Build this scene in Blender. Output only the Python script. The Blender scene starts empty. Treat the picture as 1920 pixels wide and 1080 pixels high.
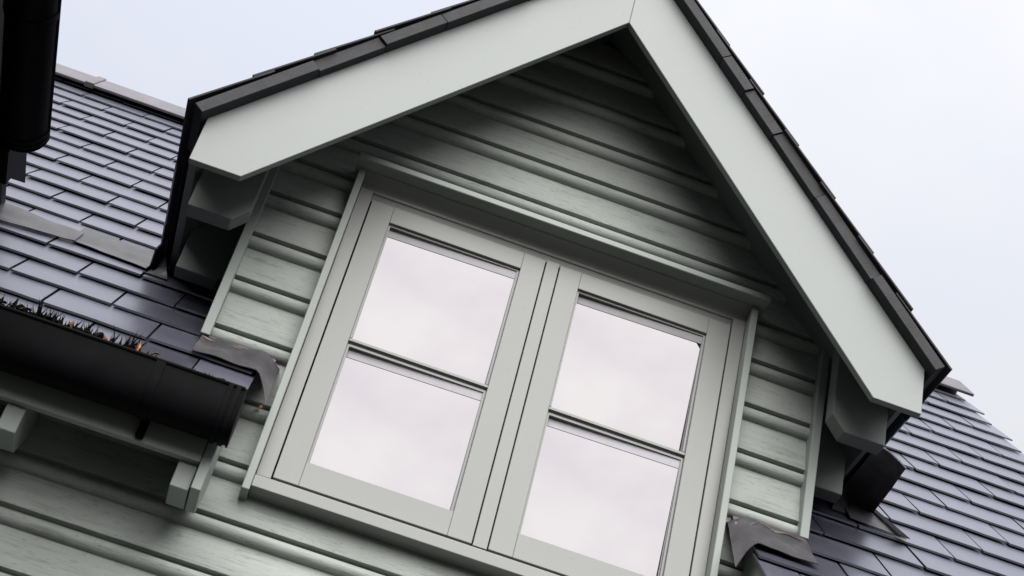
import bpy, bmesh, math, random
from mathutils import Vector, Matrix, noise

random.seed(7)
S = bpy.context.scene
COL = S.collection
PI = math.pi

# ------------------------------------------------------------------ camera
right = Vector((0.9409, -0.2664, 0.2084))
fwd = Vector((0.0819, 0.7779, 0.6230)).normalized()
right = (right - right.dot(fwd) * fwd).normalized()
up = right.cross(fwd).normalized()
cd = bpy.data.cameras.new('camera')
cam = bpy.data.objects.new('camera', cd)
COL.objects.link(cam)
M = Matrix((right, up, -fwd)).transposed().to_4x4()
M.translation = Vector((-0.5356, -4.0893, -2.3729))
cam.matrix_world = M
cd.sensor_width = 36.0
cd.lens = 36.0 * 3200.0 / 1920.0
cd.clip_start = 0.05
cd.clip_end = 2000
S.camera = cam

# ------------------------------------------------------------------ world and sun
SUN_DIR = Vector((-0.04, -0.70, 0.71)).normalized()      # towards the sun
W = bpy.data.worlds.new('World'); S.world = W
W.use_nodes = True
nt = W.node_tree
for n in list(nt.nodes): nt.nodes.remove(n)
wo = nt.nodes.new('ShaderNodeOutputWorld')
bg = nt.nodes.new('ShaderNodeBackground')
sky = nt.nodes.new('ShaderNodeTexSky'); sky.sky_type = 'NISHITA'; sky.sun_disc = False
sky.sun_elevation = math.asin(SUN_DIR.z)
sky.sun_rotation = math.atan2(SUN_DIR.x, SUN_DIR.y)
tc = nt.nodes.new('ShaderNodeTexCoord')
mp = nt.nodes.new('ShaderNodeMapping'); mp.inputs['Scale'].default_value = (1.0, 1.0, 1.6)
nz = nt.nodes.new('ShaderNodeTexNoise'); nz.inputs['Scale'].default_value = 3.2
nz.inputs['Detail'].default_value = 5; nz.inputs['Roughness'].default_value = 0.45
rp = nt.nodes.new('ShaderNodeValToRGB')
rp.color_ramp.elements[0].position = 0.36; rp.color_ramp.elements[0].color = (0.835, 0.87, 0.985, 1)
rp.color_ramp.elements[1].position = 0.64; rp.color_ramp.elements[1].color = (0.955, 0.965, 1.0, 1)
sc = nt.nodes.new('ShaderNodeVectorMath'); sc.operation = 'SCALE'; sc.inputs['Scale'].default_value = 4.1
mx = nt.nodes.new('ShaderNodeMixRGB'); mx.inputs['Fac'].default_value = 0.97
nt.links.new(tc.outputs['Generated'], mp.inputs['Vector'])
nt.links.new(mp.outputs['Vector'], nz.inputs['Vector'])
nt.links.new(nz.outputs['Fac'], rp.inputs['Fac'])
sx = nt.nodes.new('ShaderNodeSeparateXYZ'); nt.links.new(tc.outputs['Generated'], sx.inputs[0])
cie = nt.nodes.new('ShaderNodeMapRange')            # overcast sky: zenith about three times the horizon
cie.inputs['From Min'].default_value = 0.0; cie.inputs['From Max'].default_value = 1.0
cie.inputs['To Min'].default_value = 0.36; cie.inputs['To Max'].default_value = 1.16
nt.links.new(sx.outputs['Z'], cie.inputs['Value'])
sc2 = nt.nodes.new('ShaderNodeVectorMath'); sc2.operation = 'SCALE'
nt.links.new(rp.outputs['Color'], sc2.inputs[0]); nt.links.new(cie.outputs[0], sc2.inputs['Scale'])
nt.links.new(sc2.outputs['Vector'], sc.inputs[0])
nt.links.new(sky.outputs['Color'], mx.inputs['Color1'])
nt.links.new(sc.outputs['Vector'], mx.inputs['Color2'])
nt.links.new(mx.outputs['Color'], bg.inputs['Color'])
bg.inputs['Strength'].default_value = 0.10
nt.links.new(bg.outputs['Background'], wo.inputs['Surface'])

sd = bpy.data.lights.new('sun', 'SUN'); sd.energy = 3.0; sd.angle = math.radians(78)
sd.color = (1.0, 0.97, 0.93)
sun = bpy.data.objects.new('sun', sd); COL.objects.link(sun)
sun.rotation_euler = SUN_DIR.to_track_quat('Z', 'Y').to_euler()

S.view_settings.view_transform = 'Standard'
S.view_settings.look = 'None'
S.view_settings.gamma = 1.0
S.view_settings.exposure = 1.36
S.view_settings.use_curve_mapping = False
S.render.engine = 'CYCLES'
S.cycles.max_bounces = 8
S.cycles.caustics_reflective = False
S.cycles.caustics_refractive = False

# ------------------------------------------------------------------ materials
def base_mat(name):
    m = bpy.data.materials.new(name); m.use_nodes = True
    t = m.node_tree
    b = t.nodes['Principled BSDF']
    return m, t, b

def N(t, typ, **kw):
    n = t.nodes.new(typ)
    for k, v in kw.items():
        if k in n.inputs: n.inputs[k].default_value = v
        else: setattr(n, k, v)
    return n

def ramp(t, fac, stops):
    r = t.nodes.new('ShaderNodeValToRGB')
    e = r.color_ramp.elements
    e[0].position, e[0].color = stops[0][0], (*stops[0][1], 1)
    e[1].position, e[1].color = stops[-1][0], (*stops[-1][1], 1)
    for p, c in stops[1:-1]:
        x = e.new(p); x.color = (*c, 1)
    t.links.new(fac, r.inputs['Fac'])
    return r.outputs['Color']

def coords(t, scale=(1, 1, 1), jitter=True):
    """object coordinates, shifted per object so that alike pieces differ"""
    c = t.nodes.new('ShaderNodeTexCoord')
    mp = t.nodes.new('ShaderNodeMapping'); mp.inputs['Scale'].default_value = scale
    if jitter:
        oi = t.nodes.new('ShaderNodeObjectInfo')
        ml = t.nodes.new('ShaderNodeMath'); ml.operation = 'MULTIPLY'; ml.inputs[1].default_value = 37.0
        t.links.new(oi.outputs['Random'], ml.inputs[0])
        ad = t.nodes.new('ShaderNodeVectorMath'); ad.operation = 'ADD'
        t.links.new(c.outputs['Object'], ad.inputs[0]); t.links.new(ml.outputs[0], ad.inputs[1])
        t.links.new(ad.outputs[0], mp.inputs['Vector'])
    else:
        t.links.new(c.outputs['Object'], mp.inputs['Vector'])
    return mp.outputs['Vector']

def noise_tex(t, vec, scale, detail=4, rough=0.5):
    n = t.nodes.new('ShaderNodeTexNoise')
    n.inputs['Scale'].default_value = scale; n.inputs['Detail'].default_value = detail
    n.inputs['Roughness'].default_value = rough
    t.links.new(vec, n.inputs['Vector'])
    return n.outputs['Fac']

def mixc(t, fac, a, b, mode='MIX'):
    m = t.nodes.new('ShaderNodeMixRGB'); m.blend_type = mode
    for i, x in ((0, fac), (1, a), (2, b)):
        if hasattr(x, 'links') or hasattr(x, 'is_linked'): t.links.new(x, m.inputs[i])
        elif i == 0: m.inputs[0].default_value = x
        else: m.inputs[i].default_value = (*x, 1)
    return m.outputs['Color']

def bump(t, b, h, strength, dist=0.002, prev=None):
    n = t.nodes.new('ShaderNodeBump')
    n.inputs['Strength'].default_value = strength; n.inputs['Distance'].default_value = dist
    t.links.new(h, n.inputs['Height'])
    if prev is not None: t.links.new(prev, n.inputs['Normal'])
    t.links.new(n.outputs['Normal'], b.inputs['Normal'])
    return n.outputs['Normal']

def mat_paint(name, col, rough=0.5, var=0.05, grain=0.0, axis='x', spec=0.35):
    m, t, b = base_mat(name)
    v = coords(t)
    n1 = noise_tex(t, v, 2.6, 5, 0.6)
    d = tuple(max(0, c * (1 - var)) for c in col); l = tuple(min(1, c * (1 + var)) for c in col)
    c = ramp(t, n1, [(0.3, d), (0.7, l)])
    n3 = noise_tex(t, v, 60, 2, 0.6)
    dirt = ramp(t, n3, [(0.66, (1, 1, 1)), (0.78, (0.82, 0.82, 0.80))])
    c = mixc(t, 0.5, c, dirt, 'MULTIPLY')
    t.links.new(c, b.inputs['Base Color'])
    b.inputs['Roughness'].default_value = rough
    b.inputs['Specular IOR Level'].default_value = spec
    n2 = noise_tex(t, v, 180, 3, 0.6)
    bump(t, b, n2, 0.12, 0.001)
    return m

def mat_board(name, col):
    """sawn softwood under a thin sage stain: long grain, a few knots, raised fibres"""
    m, t, b = base_mat(name)
    v = coords(t, (1.0, 1.0, 1.0))
    vg = coords(t, (3.4, 16, 42))
    g1 = noise_tex(t, vg, 1.7, 7, 0.68)
    vf = coords(t, (17, 40, 110))
    g2 = noise_tex(t, vf, 1.2, 5, 0.7)
    big = noise_tex(t, v, 3.5, 4, 0.6)
    d = tuple(c * 0.80 for c in col); l = tuple(min(1, c * 1.08) for c in col)
    c = ramp(t, big, [(0.28, tuple(x * 0.88 for x in col)), (0.7, l)])
    gr = ramp(t, g1, [(0.30, (0.70, 0.71, 0.70)), (0.46, (0.98, 0.98, 0.98)), (0.72, (1.04, 1.04, 1.04))])
    c = mixc(t, 0.8, c, gr, 'MULTIPLY')
    fi = ramp(t, g2, [(0.33, (0.50, 0.51, 0.48)), (0.43, (1, 1, 1)), (0.66, (1, 1, 1)), (0.76, (1.18, 1.18, 1.18))])
    c = mixc(t, 0.55, c, fi, 'MULTIPLY')
    sp = ramp(t, noise_tex(t, coords(t, (30, 60, 85)), 1.0, 3, 0.7), [(0.30, (0.55, 0.55, 0.52)), (0.37, (1, 1, 1))])
    c = mixc(t, 0.6, c, sp, 'MULTIPLY')
    # knots
    vk = coords(t, (3.2, 8, 10.5))
    vo = t.nodes.new('ShaderNodeTexVoronoi'); vo.inputs['Scale'].default_value = 1.0
    vo.inputs['Randomness'].default_value = 1.0
    t.links.new(vk, vo.inputs['Vector'])
    kn = ramp(t, vo.outputs['Distance'], [(0.05, (0.60, 0.62, 0.57)), (0.10, (0.92, 0.93, 0.91)), (0.14, (0.76, 0.78, 0.74)), (0.22, (1, 1, 1))])
    c = mixc(t, 0.6, c, kn, 'MULTIPLY')
    t.links.new(c, b.inputs['Base Color'])
    b.inputs['Roughness'].default_value = 0.62
    b.inputs['Specular IOR Level'].default_value = 0.25
    p = bump(t, b, g1, 0.55, 0.004)
    p = bump(t, b, g2, 0.45, 0.0015, p)
    p = bump(t, b, vo.outputs['Distance'], 0.25, 0.004, p)
    return m

def mat_slate(name):
    m, t, b = base_mat(name)
    v = coords(t)
    oi = t.nodes.new('ShaderNodeObjectInfo')
    big = noise_tex(t, v, 7, 5, 0.6)
    c = ramp(t, big, [(0.3, (0.030, 0.031, 0.037)), (0.7, (0.048, 0.048, 0.057))])
    tone = ramp(t, oi.outputs['Random'], [(0.0, (0.78, 0.79, 0.82)), (0.5, (1, 1, 1)), (1.0, (1.2, 1.17, 1.18))])
    c = mixc(t, 1.0, c, tone, 'MULTIPLY')
    t.links.new(c, b.inputs['Base Color'])
    rr = t.nodes.new('ShaderNodeMapRange'); rr.inputs['To Min'].default_value = 0.26; rr.inputs['To Max'].default_value = 0.44
    t.links.new(noise_tex(t, v, 16, 4, 0.7), rr.inputs['Value'])
    ra = t.nodes.new('ShaderNodeMath'); ra.operation = 'MULTIPLY_ADD'; ra.inputs[1].default_value = 0.16
    t.links.new(oi.outputs['Random'], ra.inputs[0]); t.links.new(rr.outputs[0], ra.inputs[2])
    t.links.new(ra.outputs[0], b.inputs['Roughness'])
    b.inputs['Specular IOR Level'].default_value = 1.0
    b.inputs['Specular Tint'].default_value = (0.80, 0.82, 1.0, 1)
    b.inputs['Coat Tint'].default_value = (0.88, 0.89, 1.0, 1)
    b.inputs['Coat Weight'].default_value = 0.8; b.inputs['Coat IOR'].default_value = 1.5
    b.inputs['Coat Roughness'].default_value = 0.33
    vs = coords(t, (22, 9, 22))
    p = bump(t, b, noise_tex(t, vs, 1.0, 6, 0.6), 0.08, 0.0015)
    bump(t, b, noise_tex(t, v, 130, 3, 0.6), 0.04, 0.001, p)
    return m

def mat_lead(name, pink=0.5, k=1.0):
    m, t, b = base_mat(name)
    v = coords(t)
    n1 = noise_tex(t, v, 9, 6, 0.65)
    c = ramp(t, n1, [(0.30, tuple(k * x for x in (0.085, 0.085, 0.10))), (0.55, tuple(k * x for x in (0.17, 0.165, 0.185))), (0.75, tuple(k * x for x in (0.27, 0.255, 0.27)))])
    n2 = noise_tex(t, v, 5.0, 5, 0.7)
    pk = ramp(t, n2, [(0.46, (0, 0, 0)), (0.60, (pink, pink, pink))])
    c = mixc(t, pk, c, (0.30 * k, 0.225 * k, 0.215 * k))
    t.links.new(c, b.inputs['Base Color'])
    b.inputs['Metallic'].default_value = 0.25
    b.inputs['Roughness'].default_value = 0.42
    p = bump(t, b, noise_tex(t, v, 22, 4, 0.6), 0.45, 0.006)
    bump(t, b, noise_tex(t, v, 120, 2, 0.5), 0.2, 0.001, p)
    return m

def mat_plastic(name, col, rough):
    m, t, b = base_mat(name)
    v = coords(t, (1, 1, 1))
    n1 = noise_tex(t, v, 12, 5, 0.65)
    c = ramp(t, n1, [(0.35, col), (0.75, tuple(x * 2.0 for x in col))])
    t.links.new(c, b.inputs['Base Color'])
    b.inputs['Roughness'].default_value = rough
    b.inputs['Specular IOR Level'].default_value = 0.03
    bump(t, b, noise_tex(t, v, 45, 3, 0.6), 0.08, 0.001)
    return m

def mat_pane(name, refl, through, tint):
    """one leaf of the sealed unit: a weak mirror; the outer leaf also lets some light through to the inner one"""
    m = bpy.data.materials.new(name); m.use_nodes = True
    t = m.node_tree
    for n in list(t.nodes): t.nodes.remove(n)
    o = t.nodes.new('ShaderNodeOutputMaterial')
    g = t.nodes.new('ShaderNodeBsdfGlossy'); g.inputs['Roughness'].default_value = 0.0
    tcn = t.nodes.new('ShaderNodeTexCoord')
    nn = t.nodes.new('ShaderNodeTexNoise'); nn.inputs['Scale'].default_value = 2.2; nn.inputs['Detail'].default_value = 1
    t.links.new(tcn.outputs['Object'], nn.inputs['Vector'])
    cloud_tint = t.nodes.new('ShaderNodeTexNoise'); cloud_tint.inputs['Scale'].default_value = 3.0; cloud_tint.inputs['Detail'].default_value = 3  # soft noise that paints cloud reflections into the glass colour
    t.links.new(tcn.outputs['Object'], cloud_tint.inputs['Vector'])
    c = ramp(t, cloud_tint.outputs['Fac'], [(0.35, tuple(refl * x * y for x, y in zip(tint, (0.93, 0.91, 0.96)))), (0.65, tuple(refl * x * 1.05 for x in tint))])
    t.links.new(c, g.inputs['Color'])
    bp = t.nodes.new('ShaderNodeBump'); bp.inputs['Strength'].default_value = 0.10; bp.inputs['Distance'].default_value = 0.004
    t.links.new(nn.outputs['Fac'], bp.inputs['Height'])
    t.links.new(bp.outputs['Normal'], g.inputs['Normal'])
    if through > 0:
        tr = t.nodes.new('ShaderNodeBsdfTransparent'); tr.inputs['Color'].default_value = (through, through, through, 1)
        ad = t.nodes.new('ShaderNodeAddShader')
        t.links.new(g.outputs[0], ad.inputs[0]); t.links.new(tr.outputs[0], ad.inputs[1])
        t.links.new(ad.outputs[0], o.inputs['Surface'])
    else:
        t.links.new(g.outputs[0], o.inputs['Surface'])
    return m

def mat_simple(name, col, rough=0.8, var=0.2, scale=6.0, bstr=0.3):
    m, t, b = base_mat(name)
    v = coords(t)
    n1 = noise_tex(t, v, scale, 5, 0.6)
    c = ramp(t, n1, [(0.3, tuple(x * (1 - var) for x in col)), (0.7, tuple(x * (1 + var) for x in col))])
    oi = t.nodes.new('ShaderNodeObjectInfo')
    tone = ramp(t, oi.outputs['Random'], [(0.0, (0.7, 0.7, 0.7)), (1.0, (1.25, 1.25, 1.3))])
    c = mixc(t, 1.0, c, tone, 'MULTIPLY')
    t.links.new(c, b.inputs['Base Color'])
    b.inputs['Roughness'].default_value = rough
    bump(t, b, noise_tex(t, v, scale * 12, 3, 0.6), bstr, 0.002)
    return m

BOARD = mat_board('sage_board', (0.300, 0.323, 0.306))
TRIM = mat_paint('sage_trim', (0.222, 0.243, 0.231), 0.48, 0.04)
BARGE = mat_paint('sage_barge', (0.212, 0.229, 0.226), 0.5, 0.02)
JOINERY = mat_paint('sage_joinery', (0.208, 0.214, 0.208), 0.42, 0.015)
SLATE = mat_slate('slate')
UNDER = mat_simple('slate_edge', (0.0085, 0.009, 0.012), 0.75, 0.6, 18, 0.9)
RIDGE = mat_simple('ridge_clay', (0.105, 0.098, 0.112), 0.55, 0.18, 9, 0.35)
LEAD = mat_lead('lead', 0.03, 0.30)
LEADP = mat_lead('lead_patina', 0.12, 0.36)
BLACK = mat_plastic('black_plastic', (0.0022, 0.0022, 0.0028), 0.5)
BRISTLE = mat_plastic('bristle', (0.004, 0.0035, 0.003), 0.7)
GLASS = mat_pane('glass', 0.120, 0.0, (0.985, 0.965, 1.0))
SPACER_REFLECTION = mat_simple('spacer_reflection', (0.27, 0.265, 0.28), 0.6, 0.05, 30, 0.1)  # side spacers, and the reflection band painted across each pane head
MORTAR = mat_simple('pink_mortar', (0.17, 0.125, 0.122), 0.9, 0.35, 14, 0.8)
SHEATH = mat_simple('dark_sheathing', (0.05, 0.055, 0.05), 0.9, 0.2, 5, 0.2)
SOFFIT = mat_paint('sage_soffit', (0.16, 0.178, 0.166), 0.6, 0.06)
GRAVEL = mat_simple('gravel', (0.045, 0.045, 0.04), 0.95, 0.4, 3, 0.6)
def mat_leaf(name, a, bcol):
    m, t, b = base_mat(name)
    n1 = noise_tex(t, coords(t), 55, 4, 0.6)
    t.links.new(ramp(t, n1, [(0.38, a), (0.62, bcol)]), b.inputs['Base Color'])
    b.inputs['Roughness'].default_value = 0.45
    return m
LEAF = mat_leaf('autumn_leaf', (0.07, 0.010, 0.003), (0.26, 0.075, 0.010))
LEAFB = mat_leaf('brown_leaf', (0.035, 0.012, 0.004), (0.11, 0.045, 0.014))

# ------------------------------------------------------------------ mesh helpers
def finish(name, bm, mat, parent=None, smooth=False):
    bmesh.ops.recalc_face_normals(bm, faces=bm.faces)
    me = bpy.data.meshes.new(name)
    bm.to_mesh(me); bm.free()
    if smooth:
        for p in me.polygons: p.use_smooth = True
        try: me.set_sharp_from_angle(angle=math.radians(38))
        except Exception: pass
    if mat: me.materials.append(mat)
    o = bpy.data.objects.new(name, me)
    COL.objects.link(o)
    if parent is not None: o.parent = parent
    return o

def box(bm, x0, x1, y0, y1, z0, z1, bev=0.0):
    r = bmesh.ops.create_cube(bm, size=1.0)
    vs = r['verts']
    for v in vs:
        v.co = Vector(((x0 + x1) / 2 + v.co.x * (x1 - x0), (y0 + y1) / 2 + v.co.y * (y1 - y0), (z0 + z1) / 2 + v.co.z * (z1 - z0)))
    if bev > 0:
        es = list({e for v in vs for e in v.link_edges})
        bmesh.ops.bevel(bm, geom=es, offset=bev, segments=1, affect='EDGES', profile=0.5)
    return bm

def boxo(name, x0, x1, y0, y1, z0, z1, mat, parent, bev=0.002):
    """box whose origin sits at its own centre"""
    bm = bmesh.new()
    cx, cy, cz = (x0 + x1) / 2, (y0 + y1) / 2, (z0 + z1) / 2
    box(bm, x0 - cx, x1 - cx, y0 - cy, y1 - cy, z0 - cz, z1 - cz, bev)
    o = finish(name, bm, mat, parent); o.location = (cx, cy, cz)
    return o

def prism(bm, pts, axis, a, b, bev=0.0):
    """extrude polygon pts (2D) along an axis between a and b; axis 'y': pts are (x,z); 'x': (y,z)"""
    def P(p, t):
        return Vector((p[0], t, p[1])) if axis == 'y' else Vector((t, p[0], p[1]))
    A = [bm.verts.new(P(p, a)) for p in pts]; B = [bm.verts.new(P(p, b)) for p in pts]
    n = len(pts); fs = [bm.faces.new(A), bm.faces.new(list(reversed(B)))]
    for i in range(n):
        fs.append(bm.faces.new((A[i], B[i], B[(i + 1) % n], A[(i + 1) % n])))
    if bev > 0:
        bmesh.ops.recalc_face_normals(bm, faces=fs)
        es = list({e for f in fs for e in f.edges})
        bmesh.ops.bevel(bm, geom=es, offset=bev, segments=1, affect='EDGES', profile=0.5)
    return bm

def prismo(name, pts, axis, a, b, mat, parent, bev=0.002):
    bm = bmesh.new(); prism(bm, pts, axis, a, b, bev)
    return finish(name, bm, mat, parent)

def tag(o, label, cat, group=None, kind=None):
    o['label'] = label; o['category'] = cat
    if group: o['group'] = group
    if kind: o['kind'] = kind
    return o

# ------------------------------------------------------------------ dimensions (metres; wall plane y ~ 0, window centred on x = 0)
PITCH = math.radians(49.0)
SP, CP = math.sin(PITCH), math.cos(PITCH)
ZF = 0.3606                      # main roof height at the wall plane
DS = 1.192                       # dormer roof slope
DTOP = 2.185                     # underside of dormer slates at the ridge
BL = -0.328                      # front of the barge boards
def roofpt(x, s, h=0.0):
    return Vector((x, s * CP - h * SP, ZF + s * SP + h * CP))
ROOFM = Matrix.Rotation(PITCH, 4, 'X')
def s_of_y(y): return y / CP

# ------------------------------------------------------------------ ground
bm = bmesh.new()
bmesh.ops.create_grid(bm, x_segments=2, y_segments=2, size=400)
g = finish('ground', bm, GRAVEL); g.location = (0, 0, -4.0); g['kind'] = 'structure'

# ------------------------------------------------------------------ the house
house = bpy.data.objects.new('house', None); COL.objects.link(house)
house.location = (0, 0, 0)
tag(house, 'sage green weatherboarded house with slate roof and a gabled dormer window', 'house')

# --- wall: sheathing behind the boards, each board a piece of its own
bm = bmesh.new()
box(bm, -1.97, 2.45, 0.05, 0.20, -4.0, -0.058)
box(bm, -1.97, -0.6455, 0.05, 0.20, -0.056, 0.33)
box(bm, 0.6455, 2.45, 0.05, 0.20, -0.056, 0.33)
box(bm, -0.90, -0.6455, 0.05, 0.20, 0.332, 1.13)
box(bm, 0.6455, 0.90, 0.05, 0.20, 0.332, 1.13)
prism(bm, [(-0.87, 1.132), (0.87, 1.132), (0.0, DTOP - 0.02)], 'y', 0.05, 0.20)
wall = finish('wall', bm, SHEATH, house)

GZ = [2.15, 1.975, 1.80, 1.625, 1.457, 1.284, 1.118, 0.960, 0.787, 0.613, 0.428, 0.218, 0.016, -0.156, -0.315]
while GZ[-1] > -2.6: GZ.append(GZ[-1] - 0.172)
GROOVE, BEAD = 0.009, 0.042

def board(i, xa, xb):
    """one weatherboard between grooves GZ[i] (above) and GZ[i+1]; xa, xb: functions of z giving its ends"""
    zt = GZ[i] - GROOVE - BEAD
    zg = GZ[i + 1]
    # face leaning out towards its foot, undercut, then the half-round bead below the quirk
    prof = [(0.0290, zt + 0.004), (0.0265, zt), (0.0160, (zt + zg) / 2), (0.0035, zg + 0.003), (0.0045, zg),
            (0.026, zg - 0.001), (0.026, zg - GROOVE + 0.001)]
    n = 8
    zc = zg - GROOVE - BEAD / 2
    for k in range(n + 1):
        a = PI / 2 - PI * k / n
        prof.append((0.0245 - 0.0225 * math.cos(a), zc + BEAD / 2 * math.sin(a)))
    prof.append((0.030, zg - GROOVE - BEAD - 0.001))
    prof.append((0.049, zg - GROOVE - BEAD - 0.001))
    prof.append((0.049, zt + 0.004))
    bm = bmesh.new()
    zm = (zt + zg) / 2
    xm = (xa(zm) + xb(zm)) / 2
    nseg = max(1, int((xb(zm) - xa(zm)) / 0.25))
    rows = []
    seed = random.uniform(0, 99)
    for k in range(nseg + 1):
        r = []
        for (y, z) in prof:
            x = xa(z) + (xb(z) - xa(z)) * k / nseg
            w = 0.0016 * noise.noise(Vector((x * 1.3 + seed, z * 0.4, 0)))
            r.append(bm.verts.new((x - xm, y + (w if y < 0.04 else 0), z - zm + w * 0.5)))
        rows.append(r)
    m = len(prof)
    for k in range(nseg):
        for j in range(m):
            bm.faces.new((rows[k][j], rows[k + 1][j], rows[k + 1][(j + 1) % m], rows[k][(j + 1) % m]))
    bm.faces.new(list(reversed(rows[0]))); bm.faces.new(rows[-1])
    # nail heads
    wdt = xb(zm) - xa(zm)
    nn = max(1, round(wdt / 0.42))
    for k in range(nn):
        x = xa(zm) + wdt * (k + 0.5) / nn + random.uniform(-0.03, 0.03)
        z = zm + random.uniform(0.012, 0.03)
        r = bmesh.ops.create_icosphere(bm, subdivisions=1, radius=0.0032, matrix=Matrix.Translation((x - xm, 0.0150 - (z - zm) * -0.18, z - zm)) @ Matrix.Diagonal((1, 0.45, 1, 1)))
    o = finish('weatherboard', bm, BOARD, wall, smooth=True)
    o.location = (xm, 0, zm)
    return o

def gl(z): return -(DTOP - 0.012 - z) / DS
def gr(z): return (DTOP - 0.012 - z) / DS
C = lambda v: (lambda z: v)
for i in range(len(GZ) - 1):
    zg = GZ[i + 1]; zb = zg - 0.05
    if zg > 1.13:
        board(i, lambda z: max(gl(z), -0.905), lambda z: min(gr(z), 0.905))
    elif zg > 0.40:
        board(i, C(-0.903), C(-0.668)); board(i, C(0.668), C(0.903))
    elif zg > 0.20:
        board(i, C(-0.93), C(-0.668)); board(i, C(0.668), C(0.93))
    elif zg > -0.10:
        board(i, C(-1.96), C(-0.668)); board(i, C(0.668), C(2.44))
    else:
        board(i, C(-1.96), C(2.44))

# --- corner boards and dormer cheeks
for sx in (-1, 1):
    x0, x1 = (0.902, 0.930)
    a, b = sorted((sx * x0, sx * x1))
    bm = bmesh.new()
    top = (DTOP - 0.01 - DS * x1)
    box(bm, a, b, -0.022, 0.05, 0.362, top, 0.002)
    finish('corner_board', bm, TRIM, house)
    # cheek: a wall panel running back into the main roof
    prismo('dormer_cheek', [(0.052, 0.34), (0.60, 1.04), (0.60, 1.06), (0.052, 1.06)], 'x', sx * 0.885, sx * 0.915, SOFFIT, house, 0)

# --- main roof deck with its slates
bm = bmesh.new()
def quad_slab(bm, pts, t):
    lo = [bm.verts.new(p + Vector((0, SP * t, -CP * t))) for p in pts]; hi = [bm.verts.new(p) for p in pts]
    n = len(pts)
    bm.faces.new(hi); bm.faces.new(list(reversed(lo)))
    for i in range(n): bm.faces.new((hi[i], lo[i], lo[(i + 1) % n], hi[(i + 1) % n]))
H0 = -0.030
for sx in (-1, 1):
    xe = -3.6 if sx < 0 else 2.50
    pts = [roofpt(sx * 0.80, -0.33, H0), roofpt(xe, -0.33, H0), roofpt(xe, 3.86, H0), roofpt(sx * 0.001, 3.86, H0), roofpt(sx * 0.001, 2.52, H0), roofpt(sx * 0.93, 0.98, H0), roofpt(sx * 0.93, 0.03, H0), roofpt(sx * 0.80, 0.03, H0)]
    if sx > 0: pts.reverse()
    quad_slab(bm, pts, 0.022)
# rear slope
zr = ZF + 3.86 * SP; yr = 3.86 * CP
v = [bm.verts.new(p) for p in (Vector((-3.6, yr, zr - 0.04)), Vector((2.50, yr, zr - 0.04)), Vector((2.50, yr * 2 + 0.3, ZF - 0.3)), Vector((-3.6, yr * 2 + 0.3, ZF - 0.3)))]
bm.faces.new(v)
roof = finish('main_roof', bm, SHEATH, house)
prismo('gable_wall', [(0.21, -4.0), (0.21, ZF + 0.15), (yr, zr - 0.12), (yr * 2, ZF), (yr * 2, -4.0)], 'x', 2.30, 2.42, BOARD, house, 0)

slate_meshes = {}
def slate_mesh(kind, w, L, variant):
    key = (kind, variant)
    if key in slate_meshes: return slate_meshes[key]
    bm = bmesh.new()
    t = 0.0065
    rng = random.Random(variant * 17 + 3)
    # tail at y=0, head at y=L; riven tail edge
    n = 4
    lo, hi = [], []
    for j in (0, 1):
        for k in range(n + 1):
            x = -w / 2 + w * k / n
            y = (0.0 if j == 0 else L) + (rng.uniform(-0.0016, 0.0016) if j == 0 else 0)
            dz = rng.uniform(-0.0006, 0.0006)
            hi.append(bm.verts.new((x, y + (0.002 if j == 0 else 0), dz)))
            lo.append(bm.verts.new((x, y, -t + dz)))
    m = n + 1
    for k in range(n):
        bm.faces.new((hi[k], hi[k + 1], hi[m + k + 1], hi[m + k]))
        bm.faces.new((lo[k], lo[m + k], lo[m + k + 1], lo[k + 1]))
        bm.faces.new((lo[k], lo[k + 1], hi[k + 1], hi[k]))
    bm.faces.new((hi[0], hi[m], lo[m], lo[0])); bm.faces.new((hi[n], lo[n], lo[m + n], hi[m + n]))
    bmesh.ops.recalc_face_normals(bm, faces=bm.faces)
    me = bpy.data.meshes.new('slate'); bm.to_mesh(me); bm.free(); me.materials.append(SLATE)
    slate_meshes[key] = me
    return me

TILT = math.asin(0.0165 / 0.30)
def slate(x0, x1, s, wstd, L=0.30, h=0.0):
    me = slate_mesh('l' if wstd < 0.32 else 'r', wstd - 0.008, 0.30, random.randrange(5))
    o = bpy.data.objects.new('slate', me); COL.objects.link(o); o.parent = roof
    w = x1 - x0
    o.matrix_local = (Matrix.Translation(roofpt((x0 + x1) / 2, s + random.uniform(-0.003, 0.003), h + random.uniform(-0.0012, 0.0016))) @ ROOFM
                      @ Matrix.Rotation(random.uniform(-0.004, 0.004), 4, 'Z')
                      @ Matrix.Rotation(-TILT + random.uniform(-0.004, 0.004), 4, 'X')
                      @ Matrix.Rotation(random.uniform(-0.004, 0.004), 4, 'Y')
                      @ Matrix.Diagonal((w / wstd, L / 0.30, 1, 1)))
    return o

def val_left(s):                     # outer limit on the left: valley of the neighbouring wing
    return -1.585 - 0.64 * max(0, s + 0.10 - 0.70)
# left field
W_L = 0.302
for k in range(0, 20):
    s = -0.395 + 0.2145 * k
    off = -1.497 if k % 2 == 0 else -1.348
    rightlim = -0.735 if s < -0.12 else -0.915
    inner = 0.0
    for n in range(-7, 6):
        x0 = off + W_L * n; x1 = x0 + W_L
        if x0 < -3.3: continue
        if s > 0.60 and x1 < val_left(s) - 0.30: continue
        # inside the dormer
        zc = ZF + (s + 0.2) * SP
        lim = -(2.24 - zc) / DS if zc > 0.9 else -0.915
        if zc > 0.9 and x0 > lim + 0.02: continue
        if zc <= 0.9:
            if x0 > rightlim - 0.03: continue
            x1 = min(x1, rightlim)
        if s > 0.6: x0c = max(x0, val_left(s) - 0.30)
        else: x0c = max(x0, -1.97) if s < 0.5 else x0
        if x1 - x0c < 0.03: continue
        slate(x0c, x1, s, W_L)
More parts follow.
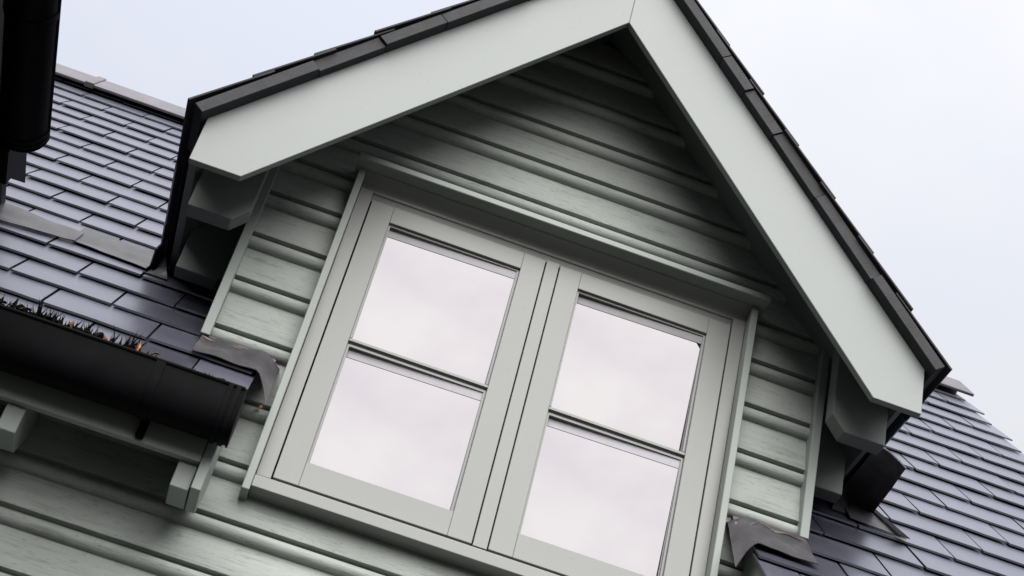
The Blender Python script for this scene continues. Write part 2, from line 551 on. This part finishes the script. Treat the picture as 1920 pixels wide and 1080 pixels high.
# right field
W_R = 0.335
for j in range(-3, 16):
    s = 0.182 + 0.228 * j
    off = 1.529 if j % 2 else 1.362
    lim0 = 0.735 if s < -0.12 else 0.915
    for n in range(-3, 5):
        x0 = off + W_R * n; x1 = x0 + W_R
        if x0 > 2.50: continue
        x1 = min(x1, 2.565)
        if x1 - x0 < 0.05: continue
        zc = ZF + (s + 0.2) * SP
        if zc > 0.9:
            if x1 < (2.24 - zc) / DS - 0.02: continue
        else:
            if x1 < lim0 + 0.03: continue
            x0 = max(x0, lim0)
        slate(x0, x1, s, W_R, 0.30)

# ridge tiles
def ridge_tile(x0, x1, lift=0.0):
    bm = bmesh.new()
    leg, t = 0.27, 0.016
    L = x1 - x0
    pts = [(-leg * CP, -leg * SP), (0, 0), (leg * CP, -leg * SP), (leg * CP - t * SP, -leg * SP - t * CP), (0.0, -t / CP), (-leg * CP + t * SP, -leg * SP - t * CP)]
    prism(bm, pts, 'x', -L / 2, L / 2, 0.003)
    o = finish('ridge_tile', bm, RIDGE, roof)
    p = roofpt(0, 3.875, 0.0)
    o.location = ((x0 + x1) / 2, p.y, p.z + 0.055 + lift)
    return o
x = -3.55
edges = [-3.02, -2.57, -2.12]
xs = [-3.02]
while xs[-1] < 2.2: xs.append(xs[-1] + 0.45 if xs[-1] != -2.12 else -1.52)
xs = [-3.02, -2.57, -2.12, -1.55, -1.10, -0.65, -0.20, 0.25, 0.70, 1.15, 1.60, 2.05, 2.58]
for a, b in zip(xs[:-1], xs[1:]):
    ridge_tile(a + 0.003, b - 0.003)
bm = bmesh.new()
leg = 0.285
for a in (-2.12,):
    pts = [(-leg * CP, -leg * SP), (0, 0), (leg * CP, -leg * SP), (leg * CP - .03 * SP, -leg * SP - .03 * CP), (0, -.03 / CP), (-leg * CP + .03 * SP, -leg * SP - .03 * CP)]
    prism(bm, pts, 'x', -0.022, 0.022, 0.003)
o = finish('ridge_joint', bm, RIDGE, roof); p = roofpt(0, 3.875, 0); o.location = (-2.12, p.y, p.z + 0.066)

# --- lead sheets on the main roof
def sheet(name, P, nu, nv, thick, mat, parent, rough=0.003, seed=0):
    """bend a sheet from a function P(u,v) -> point"""
    bm = bmesh.new()
    g = []
    for i in range(nu + 1):
        r = []
        for j in range(nv + 1):
            p = P(i / nu, j / nv)
            q = Vector((p.x * 14 + seed, p.y * 14, p.z * 14))
            r.append(bm.verts.new(p + Vector((0, -0.7, 0.7)) * rough * noise.noise(q)))
        g.append(r)
    for i in range(nu):
        for j in range(nv):
            bm.faces.new((g[i][j], g[i + 1][j], g[i + 1][j + 1], g[i][j + 1]))
    bmesh.ops.recalc_face_normals(bm, faces=bm.faces)
    bmesh.ops.solidify(bm, geom=bm.faces[:], thickness=thick)
    return finish(name, bm, mat, parent, smooth=True)

def lead_patch(corners, name='lead_flashing', h0=0.006, h1=0.006, nu=14, nv=8, mat=None, rough=0.004, seed=0):
    """corners in (x, s): lower-left, lower-right, upper-right, upper-left"""
    a, b, c, d = [Vector((p[0], p[1])) for p in corners]
    def P(u, v):
        q = (a * (1 - u) + b * u) * (1 - v) + (d * (1 - u) + c * u) * v
        return roofpt(q.x, q.y, h0 * (1 - v) + h1 * v)
    return sheet(name, P, nu, nv, 0.0025, mat or LEAD, roof, rough, seed)

# foot of the dormer valley, left and right, and of the wing's valley
lead_patch([(-1.46, 0.585), (-1.20, 0.545), (-1.19, 0.80), (-1.46, 0.80)], h0=0.006, h1=0.004, seed=1)
lead_patch([(-1.90, 0.46), (-1.44, 0.575), (-1.44, 0.70), (-1.90, 0.76)], h0=0.007, h1=0.012, seed=5)
lead_patch([(1.17, 0.44), (1.36, 0.42), (1.29, 0.69), (1.17, 0.72)], h0=0.007, h1=0.010, seed=9)

# black strip painting the shaded gap under the cut slates on the right
lead_patch([(1.325, 0.400), (1.362, 0.400), (1.292, 0.655), (1.268, 0.655)], 'valley_gap_shade', 0.016, 0.016, mat=BLACK, rough=0.001)
# abutment flashing at the foot of the dormer wall, dressed over the slate edge
def abutment(sx):
    def P(u, v):
        # u along x from outer (0) to the window side (1), v from the wall upstand (0) down the slope (1)
        x = 0.922 - 0.185 * min(u / 0.78, 1.0)
        s = 0.075 - 0.255 * v
        if v < 0.16:
            k = v / 0.16
            p = Vector((x, 0.026, 0.374 + 0.02 * (1 - k)))
        else:
            k = (v - 0.16) / 0.84
            p = roofpt(x, 0.015 - (0.20 + (0.03 if sx > 0 else 0.0)) * k, 0.010)
        if u > 0.78:
            k = (u - 0.78) / 0.22
            p = p + Vector((-0.052 * k, 0.0, -(0.010 + 0.085 * v) * (0.35 * k + 0.65 * k * k)))
        return Vector((sx * p.x, p.y, p.z))
    return sheet('lead_flashing', P, 22, 14, 0.0025, LEADP, roof, 0.011, 3 if sx < 0 else 8)
abutment(-1); abutment(1)
for sx in (-1, 1):                                        # pinkish mortar fillet against the boards
    def P(u, v, sx=sx):
        x = 0.918 - 0.215 * u
        p = Vector((x, 0.024, 0.392)).lerp(roofpt(x, -0.035 - 0.012 * math.sin(u * 17) , 0.0145), v)
        if u > 0.75: p.z -= 0.03 * (u - 0.75) / 0.25 * v
        return Vector((sx * p.x, p.y, p.z))
    sheet('mortar_fillet', P, 18, 4, 0.003, MORTAR, roof, 0.008, 40)

# --- dormer roof: deck / soffit, slates, verge
bm = bmesh.new()
yb = 1.75
for sx in (-1, 1):
    xo = 1.115
    a = [(sx * xo, DTOP - DS * xo), (0.0005 * sx, DTOP), (0.0005 * sx, DTOP - 0.03), (sx * xo, DTOP - DS * xo - 0.03)]
    # runs back until it meets the main roof
    f, bk = [], []
    for (x, z) in a:
        f.append(bm.verts.new((x, BL + 0.026, z)))
        bk.append(bm.verts.new((x, max(0.0, (z - ZF) / math.tan(PITCH)) + 0.06, z)))
    for i in range(4):
        bm.faces.new((f[i], f[(i + 1) % 4], bk[(i + 1) % 4], bk[i]))
    bm.faces.new(f); bm.faces.new(list(reversed(bk)))
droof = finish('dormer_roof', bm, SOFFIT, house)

# barge boards: two plates, mitred at the apex, each with its plumb end and level foot
BT, BB = 2.222, 1.857
def barge_pts(sx):
    p = [(0.0004 * sx, BB), (sx * 0.9639, BB - 1.203 * 0.9639), (sx * 1.1158, BB - 1.203 * 0.9639), (sx * 1.1158, BT - DS * 1.1158 + 0.0), (0.0004 * sx, BT)]
    return p
for sx in (-1, 1):
    bm = bmesh.new(); prism(bm, barge_pts(sx), 'y', BL, BL + 0.024, 0.0015)
    for k in range(4):
        for w in (0.09, 0.27):
            x = sx * (0.16 + 0.27 * k + random.uniform(-0.02, 0.02)); z = BT - DS * abs(x) - w
            bmesh.ops.create_icosphere(bm, subdivisions=1, radius=0.003, matrix=Matrix.Translation((x, BL + 0.0003, z)) @ Matrix.Diagonal((1, 0.3, 1, 1)))
    finish('barge_board', bm, BARGE, droof)

# rafter feet under the side eaves
for sx in (-1, 1):
    for yf in (-0.128, 0.182, 0.470):
        pts = [(sx * 0.92, BB - 1.203 * 0.9639 + 0.055), (sx * 0.9639, BB - 1.203 * 0.9639), (sx * 1.095, BB - 1.203 * 0.9639), (sx * 1.095, DTOP - DS * 1.095 - 0.031), (sx * 0.92, DTOP - DS * 0.92 - 0.031)]
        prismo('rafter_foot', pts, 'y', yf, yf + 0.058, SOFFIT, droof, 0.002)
    a, b = sorted((sx * 1.117, sx * 1.142))
    boxo('fascia_board', a, b, BL + 0.0255, 0.47, 0.795 + 0.055, 0.895 - 0.022, TRIM, droof, 0.0015)

# verge slates: a row of dark pieces closing the slate edge along the gable, with the courses stepping over them
def along(sx, d, h, y):
    """d metres down the dormer slope from the ridge, h above the slate bed"""
    L = math.sqrt(1 + DS * DS)
    return Vector((sx * (d / L + h * DS / L), y, DTOP - DS * d / L + h / L))
LEN = 1.130 * math.sqrt(1 + DS * DS)
def slab_piece(name, sx, d0, d1, h0, h1, t0, t1, y0, y1, mat, parent, jit=0.0):
    """block from d0 to d1 along the slope, bottom at h0/h1, thickness t0/t1"""
    bm = bmesh.new()
    vs = []
    for y in (y0, y1):
        for (d, h) in ((d0, h0), (d1, h1), (d1, h1 + t1), (d0, h0 + t0)):
            vs.append(bm.verts.new(along(sx, d, h, y)))
    fs = [(0, 1, 2, 3), (7, 6, 5, 4), (0, 4, 5, 1), (1, 5, 6, 2), (2, 6, 7, 3), (3, 7, 4, 0)]
    for f in fs: bm.faces.new([vs[i] for i in f])
    bmesh.ops.recalc_face_normals(bm, faces=bm.faces)
    bmesh.ops.bevel(bm, geom=bm.edges[:], offset=0.0012, segments=1, affect='EDGES')
    return finish(name, bm, mat, parent)
rng = random.Random(11)
for sx in (-1, 1):
    # undercloak strip in lengths
    d = 0.03
    ends = [0.03]
    while ends[-1] < LEN - 0.16:
        ends.append(ends[-1] + rng.uniform(0.13, 0.36))
    ends[-1] = LEN
    for a, b in zip(ends[:-1], ends[1:]):
        dy = rng.uniform(-0.004, 0.004)
        slab_piece('verge_slate', sx, a + 0.001, b - 0.001, 0.002 + rng.uniform(0, .002), 0.002 + rng.uniform(0, .002), 0.041 + dy, 0.041 + dy, BL - 0.034 + 2 * dy, BL + 0.16, UNDER, droof)
    # slate courses, tails stepping
    ncourse = 8
    gauge = LEN / ncourse
    for c in range(ncourse):
        tail = LEN + 0.012 - gauge * c
        head = max(tail - gauge - 0.07, 0.005)
        zc = DTOP - DS * (tail / math.sqrt(1 + DS * DS))
        yend = max(0.05, (zc + 0.18 - ZF) / math.tan(PITCH)) + 0.05
        y = BL - 0.042 + rng.uniform(-0.004, 0.004) - 0.004 * (c % 2)
        if c % 2: ys = [y, y + 0.15]
        else: ys = [y, y + 0.30]
        while ys[-1] < yend: ys.append(ys[-1] + 0.30)
        ys[-1] = max(yend, ys[-2] + 0.05)
        for a, b in zip(ys[:-1], ys[1:]):
            j = rng.uniform(-0.002, 0.002)
            slab_piece('slate', sx, head, tail + j, 0.0460, 0.0540 + rng.uniform(0, .004), 0.0065, 0.0075, a + 0.0004, b - 0.0004, SLATE if a > y + .01 else UNDER, droof)
bm = bmesh.new()
for sx in (-1, 1):
    vs = []
    for y in (BL - 0.028, None):
        for (d, h) in ((0.02, 0.0440), (LEN - 0.004, 0.0440), (LEN - 0.004, 0.0454), (0.02, 0.0454)):
            p = along(sx, d, h, 0)
            vs.append(bm.verts.new(Vector((p.x, y if y is not None else max(0.0, (p.z - ZF) / math.tan(PITCH)) + 0.04, p.z))))
    for f in [(0, 1, 2, 3), (7, 6, 5, 4), (0, 4, 5, 1), (1, 5, 6, 2), (2, 6, 7, 3), (3, 7, 4, 0)]: bm.faces.new([vs[i] for i in f])
finish('underlay', bm, UNDER, droof)
# dormer ridge tiles
for k in range(5):
    y0 = BL - 0.045 + 0.46 * k; y1 = y0 + 0.455
    bm = bmesh.new()
    Lg = math.sqrt(1 + DS * DS); lx = 0.15 / Lg; lz = 0.15 * DS / Lg
    pts = [(-lx, -lz), (0, 0), (lx, -lz), (lx - 0.012, -lz - 0.012), (0, -0.024), (-lx + 0.012, -lz - 0.012)]
    prism(bm, pts, 'y', y0, y1, 0.002)
    o = finish('ridge_tile', bm, RIDGE, droof); o.location = (0, 0, DTOP + 0.135)

# lead at the foot of each dormer valley, sticking out past the slate edge
def valley_lip(sx):
    w = 0.115 if sx > 0 else 0.03
    y0, y1 = (0.10, 0.50) if sx > 0 else (0.30, 0.50)
    def P(u, v):
        x = 1.165 + (w + 0.012 * v) * u
        y = y0 + 0.03 * u * (1 - v) + (y1 - y0) * v
        z = 0.872 - 0.030 * u * u - 0.012 * v - 0.02 * u * v
        return Vector((sx * x, y, z))
    return sheet('valley_lead', P, 8, 10, 0.006, LEADP if sx > 0 else LEAD, droof, 0.006, 20)
valley_lip(1); valley_lip(-1)
# closing board behind the eaves at the valley foot
for sx in (-1, 1):
    def P(u, v, sx=sx):
        a = Vector((sx * 1.17, 0.36, 0.868)).lerp(Vector((sx * (1.27 if sx > 0 else 1.195), 0.50, 0.842)), u)
        b = roofpt(sx * 1.12, 0.50, 0.004).lerp(roofpt(sx * (1.235 if sx > 0 else 1.20), 0.50, 0.004), u)
        return a.lerp(b, v)
    sheet('valley_lead', P, 4, 6, 0.004, LEAD, droof, 0.003, 30)

# --- window
bm = bmesh.new()
box(bm, -0.645, -0.6035, 0.0, 0.11, -0.004, 1.0865, 0.001)
box(bm, 0.6035, 0.645, 0.0, 0.11, -0.004, 1.0865, 0.001)
box(bm, -0.603, 0.603, 0.016, 0.11, 1.0565, 1.0865, 0.001)
window = finish('window', bm, JOINERY, house)
boxo('mullion', -0.0205, 0.0205, 0.0, 0.10, 0.0, 1.056, JOINERY, window, 0.001)
# moulding under the drip board
pts = [(0.014, 1.087)]
for k in range(7):
    a = k / 6 * PI / 2
    pts.append((-0.040 + 0.052 * math.cos(a), 1.089 + 0.0295 * math.sin(a)))
pts += [(-0.044, 1.1195), (0.03, 1.1195), (0.03, 1.087)]
prismo('head_moulding', pts, 'x', -0.6455, 0.6455, JOINERY, window, 0)
boxo('drip_board', -0.682, 0.690, -0.092, 0.03, 1.1215, 1.143, TRIM, window, 0.002)
for sx in (-1, 1):
    a, b = sorted((sx * 0.6465, sx * 0.6685))
    boxo('architrave', a, b, -0.046, 0.048, -0.083, 1.1205, TRIM, window, 0.0018)
prismo('sill', [(-0.0455, -0.068), (-0.0455, -0.033), (-0.002, -0.0055), (0.11, -0.0055), (0.11, -0.055), (0.046, -0.055), (0.046, -0.068)], 'x', -0.6455, 0.6455, JOINERY, window, 0.0015)

for sx in (-1, 1):
    x_in, x_out = 0.0245, 0.599
    g_in, g_out = 0.0954, 0.5264
    zb, zt, gb, gt, zm = 0.003, 1.0525, 0.0829, 0.9877, 0.5294
    F, B = 0.0, 0.058
    def sb(name, xa, xb, z0, z1):
        a, b = sorted((sx * xa, sx * xb))
        return boxo(name, a, b, F, B, z0, z1, JOINERY, window, 0.0012)
    sb('stile', x_in, g_in, zb, zt); sb('stile', g_out, x_out, zb, zt)
    sb('rail', g_in + 0.0003, g_out - 0.0003, zb, gb); sb('rail', g_in + 0.0003, g_out - 0.0003, gt, zt)
    # glazing bar: slim moulded nose, wider back
    a, b = sorted((sx * (g_in + 0.0005), sx * (g_out - 0.0005)))
    zc = zm - 0.006
    prismo('glazing_bar', [(0.002, zc - 0.0045), (0.002, zc + 0.0045), (0.012, zc + 0.006), (0.014, zc + 0.010), (0.026, zc + 0.0115), (0.026, zc - 0.0115), (0.014, zc - 0.010), (0.012, zc - 0.006)], 'x', a, b, JOINERY, window, 0.0006)
    # glazing bead round each light and the two sheets of the sealed unit
    for (z0, z1) in ((gb, zc - 0.0115), (zc + 0.0115, gt)):
        bm = bmesh.new()
        d = 0.007
        a, b = sorted((sx * g_in, sx * g_out))
        a += 0.0005; b -= 0.0005; z0 += 0.0005; z1 -= 0.0005
        box(bm, a, a + d, 0.010, 0.0185, z0, z1); box(bm, b - d, b, 0.010, 0.0185, z0, z1)
        box(bm, a + d, b - d, 0.010, 0.0185, z1 - d, z1)
        if z0 < 0.2: box(bm, a + d, b - d, 0.010, 0.0185, z0, z0 + d * 0.6)
        finish('glazing_bead', bm, JOINERY, window)
        def psheet(name, y, m, tilt=(0, 0)):
            bmx = bmesh.new()
            cx, czz = (a + b) / 2, (z0 + z1) / 2
            vs = [bmx.verts.new(q) for q in ((a - cx + .001, 0, z0 - czz + .001), (b - cx - .001, 0, z0 - czz + .001), (b - cx - .001, 0, z1 - czz - .001), (a - cx + .001, 0, z1 - czz - .001))]
            bmx.faces.new(vs)
            o = finish(name, bmx, m, window); o.location = (cx, y, czz); o.rotation_euler = (math.radians(tilt[0]), 0, math.radians(tilt[1]))
            return o
        rot = (2.8, -1.4)
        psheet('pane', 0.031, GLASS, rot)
        # pale head band painting the second pane's reflection; aluminium spacer bar down the sides
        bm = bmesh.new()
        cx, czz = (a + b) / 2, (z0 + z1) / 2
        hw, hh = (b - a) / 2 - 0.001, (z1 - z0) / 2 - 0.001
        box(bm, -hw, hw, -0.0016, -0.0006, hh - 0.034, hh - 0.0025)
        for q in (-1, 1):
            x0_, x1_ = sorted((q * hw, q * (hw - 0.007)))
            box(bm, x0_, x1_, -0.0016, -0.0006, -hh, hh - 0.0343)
        o = finish('spacer_reflection', bm, SPACER_REFLECTION, window); o.location = (cx, 0.031, czz); o.rotation_euler = (math.radians(rot[0]), 0, math.radians(rot[1]))
        bm = bmesh.new()
        box(bm, -hw, hw, -0.0022, -0.0006, hh - 0.0024, hh)
        o = finish('gasket', bm, BLACK, window); o.location = (cx, 0.031, czz); o.rotation_euler = (math.radians(rot[0]), 0, math.radians(rot[1]))
boxo('dark_lining', -0.60, 0.60, 0.072, 0.08, 0.0, 1.055, SHEATH, window, 0)

# --- eaves of the main roof either side of the window
for sx in (-1, 1):
    xe = 1.96 if sx < 0 else 2.44
    a, b = sorted((sx * 0.7835, sx * xe))
    boxo('fascia_board', a, b, -0.222, -0.200, -0.152, 0.045, TRIM, house, 0.002)
    xs_f = [0.786, 1.243, 1.700] if sx < 0 else [0.786, 1.243, 1.700, 2.157]
    for xf in xs_f:
        pts = [(-0.1985, -0.229), (-0.097, -0.229), (0.018, -0.097), (0.018, 0.310), (-0.1985, 0.058)]
        a, b = sorted((sx * xf, sx * (xf + 0.050)))
        prismo('rafter_foot', pts, 'x', a, b, TRIM, house, 0.002)
    pts = [(-0.224, -0.2315), (-0.098, -0.2315), (0.012, -0.105), (0.012, 0.325), (-0.224, 0.053)]
    a, b = sorted((sx * 0.7555, sx * 0.7825))
    prismo('verge_board', pts, 'x', a, b, TRIM, house, 0.002)

# --- the neighbouring wing at far left (only its eave end is in the picture)
bm = bmesh.new()
box(bm, -3.6, -1.975, -5.8, 0.20, -4.0, 0.80)
finish('wing_wall', bm, SHEATH, house)
bm = bmesh.new()
f, bk = [], []
for (x, z) in ((-1.715, 0.93), (-2.77, 0.93 + DS * 1.055), (-2.77, 0.89 + DS * 1.055), (-1.715, 0.89)):
    f.append(bm.verts.new((x, -6.0, z))); bk.append(bm.verts.new((x, (z - ZF) / math.tan(PITCH) + 0.03, z)))
for i in range(4): bm.faces.new((f[i], f[(i + 1) % 4], bk[(i + 1) % 4], bk[i]))
bm.faces.new(f); bm.faces.new(list(reversed(bk)))
finish('wing_roof', bm, UNDER, house)
boxo('fascia_board', -1.775, -1.752, -5.95, 0.44, 0.78, 0.885, BLACK, house, 0.002)
bm = bmesh.new()
prism(bm, [(0.052, 0.80), (0.20, 0.79), (0.22, 0.835), (0.40, 0.97), (0.052, 0.96)], 'x', -1.750, -1.668, 0.002)
finish('eave_end', bm, BLACK, house)

# ------------------------------------------------------------------ gutters (hung on the house: things of their own)
def half_round(r, depth, n=14, t=0.0035):
    """cross-section ring of a gutter: outer curve then inner curve; (across, z) with rim at z=0"""
    out, inn = [], []
    for k in range(n + 1):
        a = PI + PI * k / n
        c, sn = math.cos(a), math.sin(a)
        ce = math.copysign(abs(c) ** (2 / 2.9 if depth > r * 1.2 else 1), c); se = math.copysign(abs(sn) ** (2 / 2.9 if depth > r * 1.2 else 1), sn)
        out.append((r * ce, depth * se))
        inn.append(((r - t) * ce, (depth - t) * se))
    # rolled rim at the outer side
    return out + list(reversed(inn))
def gutter(name, axis, a, b, across, z, r, depth, end_at, bracket_at, union_at):
    root = bpy.data.objects.new(name, None); COL.objects.link(root)
    def sec(ring, lo, hi, nm, mat=BLACK, smooth=True):
        bm = bmesh.new()
        def P(p, t): return Vector((t, across + p[0], z + p[1])) if axis == 'x' else Vector((across + p[0], t, z + p[1]))
        A = [bm.verts.new(P(p, lo)) for p in ring]; B = [bm.verts.new(P(p, hi)) for p in ring]
        n = len(ring)
        for i in range(n): bm.faces.new((A[i], A[(i + 1) % n], B[(i + 1) % n], B[i]))
        bm.faces.new(A); bm.faces.new(list(reversed(B)))
        return finish(nm, bm, mat, root, smooth)
    sec(half_round(r, depth), a, b, 'trough')
    # rolled front bead
    bm = bmesh.new()
    n = 8
    for sgn in (-1,) if axis == 'x' else (1,):
        rings = []
        for t in (a, b):
            rr = []
            for k in range(n):
                q = 2 * PI * k / n
                p = (sgn * (r - 0.001) + 0.006 * math.cos(q), 0.0 + 0.006 * math.sin(q))
                rr.append(bm.verts.new(Vector((t, across + p[0], z + p[1])) if axis == 'x' else Vector((across + p[0], t, z + p[1]))))
            rings.append(rr)
        for k in range(n): bm.faces.new((rings[0][k], rings[0][(k + 1) % n], rings[1][(k + 1) % n], rings[1][k]))
        bm.faces.new(rings[0]); bm.faces.new(list(reversed(rings[1])))
    finish('rolled_rim', bm, BLACK, root, True)
    # stop end: closed half disc with two ribs
    for e in end_at:
        inward = -1 if e == max(a, b) else 1
        full = [(r + 0.004) * 1.0] 
        disc = half_round(r + 0.0035, depth + 0.0035, 16)[:17]
        lo, hi = sorted((e, e + 0.005 * (1 if e == max(a, b) else -1)))
        sec(disc, lo, hi, 'stop_end')
        for q in (0.010, 0.030):
            ring = half_round(r + 0.005, depth + 0.005, 14, 0.008)
            lo, hi = sorted((e + inward * q, e + inward * (q + 0.012)))
            sec(ring, lo, hi, 'stop_end_rib')
    for u in union_at:
        ring = half_round(r + 0.004, depth + 0.004, 14, 0.006)
        sec(ring, u - 0.012, u + 0.012, 'union_strap')
    return root, sec

# left eave gutter
gut, sec = gutter('roof_gutter', 'x', -1.93, -0.735, -0.300, 0.014, 0.057, 0.134, [-0.735], [], [-0.958])
tag(gut, 'black plastic eaves gutter full of brush and leaves, left of the dormer window', 'gutter')
for xb in (-0.950, -1.60):
    bm = bmesh.new()
    box(bm, xb - 0.011, xb + 0.011, -0.2415, -0.2235, -0.148, 0.02, 0.004)
    prism(bm, [(-0.262, -0.070), (-0.242, -0.105), (-0.242, -0.04), (-0.25, -0.03)], 'x', xb - 0.010, xb + 0.010, 0.001)
    finish('fascia_bracket', bm, BLACK, gut)
# right eave gutter, mostly below the frame
gut2, sec = gutter('roof_gutter', 'x', 0.785, 2.42, -0.300, 0.006, 0.057, 0.134, [0.785], [], [0.958])
tag(gut2, 'black plastic eaves gutter right of the dormer window, below the slates', 'gutter')
# wing gutter, running towards the viewer
gut3, sec = gutter('roof_gutter', 'y', -5.9, 0.045, -1.657, 0.892, 0.075, 0.080, [0.045], [], [-0.50, -1.4])
tag(gut3, 'black half-round gutter end of the neighbouring wing, at the upper left', 'gutter')

# ------------------------------------------------------------------ gutter brush and leaves
bm = bmesh.new()
rng = random.Random(5)
def bristle(bm, p, d, L, r):
    d = d.normalized(); s1 = d.orthogonal().normalized(); s2 = d.cross(s1)
    A = [bm.verts.new(p + (s1 * math.cos(q) + s2 * math.sin(q)) * r) for q in (0, 2.1, 4.2)]
    B = [bm.verts.new(p + d * L * 0.55 + Vector((rng.uniform(-.004, .004), rng.uniform(-.004, .004), 0)) + (s1 * math.cos(q) + s2 * math.sin(q)) * r * 0.8) for q in (0, 2.1, 4.2)]
    c = bm.verts.new(p + d * L + Vector((rng.uniform(-.008, .008), rng.uniform(-.006, .006), 0)))
    for i in range(3):
        bm.faces.new((A[i], A[(i + 1) % 3], B[(i + 1) % 3], B[i])); bm.faces.new((B[i], B[(i + 1) % 3], c))
for k in range(1300):
    x = rng.uniform(-1.90, -0.76)
    hgt = 0.085
    if x > -1.02: hgt = 0.034 + 0.012 * noise.noise(Vector((x * 30, 0, 0)))
    elif x > -1.14: hgt = 0.08
    hgt *= 0.60 + 0.6 * abs(noise.noise(Vector((x * 9, 3, 0))))
    a = rng.gauss(0, 0.45)
    bristle(bm, Vector((x, -0.318 + rng.uniform(-0.025, 0.02), 0.008)), Vector((rng.uniform(-0.5, 0.5), math.sin(a) * 0.7, 1.0)), hgt * rng.uniform(0.55, 1.15), 0.0007)
# matted debris the brush has caught
for k in range(260):
    x = rng.uniform(-1.5, -0.78)
    r = rng.uniform(0.004, 0.010) * (1.0 if x < -1.1 else 0.6)
    m = Matrix.Translation((x, -0.322 + rng.uniform(-0.02, 0.03), 0.022 + (rng.uniform(0, 0.024) if x < -1.12 else rng.uniform(0, 0.007)))) @ Matrix.Diagonal((1.6, 1, 0.8, 1))
    r_ = bmesh.ops.create_icosphere(bm, subdivisions=1, radius=r, matrix=m)
    for v in r_['verts']: v.co += Vector((rng.uniform(-1, 1), rng.uniform(-1, 1), rng.uniform(-1, 1))) * r * 0.35
brush = finish('gutter_brush', bm, BRISTLE)
tag(brush, 'black bristle gutter brush standing up out of the left eaves gutter', 'gutter brush')

def leaf(loc, L, w, rot, mat, label):
    bm = bmesh.new()
    n = 6
    mid, le, ri = [], [], []
    for k in range(n + 1):
        t = k / n
        wd = w * math.sin(PI * min(1, t * 0.93 + 0.04)) ** 0.8 * (1 + 0.25 * math.sin(k * 2.4))
        zz = 0.18 * L * math.sin(t * 2.6)
        mid.append(bm.verts.new((0, t * L, zz)))
        le.append(bm.verts.new((-wd, t * L - 0.06 * L, zz + wd * 0.5))); ri.append(bm.verts.new((wd, t * L - 0.06 * L, zz + wd * 0.35)))
    for k in range(n):
        bm.faces.new((mid[k], mid[k + 1], le[k + 1], le[k])); bm.faces.new((mid[k], ri[k], ri[k + 1], mid[k + 1]))
    bmesh.ops.recalc_face_normals(bm, faces=bm.faces)
    bmesh.ops.solidify(bm, geom=bm.faces[:], thickness=0.0008)
    o = finish('leaf', bm, mat, None, True)
    o.location = loc; o.rotation_euler = rot
    tag(o, label, 'leaf', 'fallen leaves caught in the gutter')
    return o
R = math.radians
leaf((-1.345, -0.335, 0.022), 0.026, 0.006, (R(70), R(20), R(-60)), LEAF, 'orange leaf at the far left end of the gutter, before the brush')
leaf((-1.205, -0.340, 0.030), 0.028, 0.005, (R(80), R(-30), R(20)), LEAFB, 'brown curled leaf stuck among the tall bristles of the gutter brush')
leaf((-1.120, -0.345, 0.020), 0.024, 0.005, (R(75), R(40), R(-20)), LEAF, 'small yellow brown leaf on the gutter rim below the bristles')
leaf((-1.030, -0.345, 0.020), 0.042, 0.005, (R(78), R(0), R(28)), LEAF, 'long orange leaf standing upright in the gutter')
leaf((-0.992, -0.350, 0.024), 0.028, 0.006, (R(20), R(10), R(-80)), LEAF, 'pale orange leaf lying flat on the gutter rim')
leaf((-0.704, -0.012, 0.190), 0.020, 0.007, (R(100), R(20), R(40)), LEAF, 'orange leaf stuck to the boards just past the gutter end')
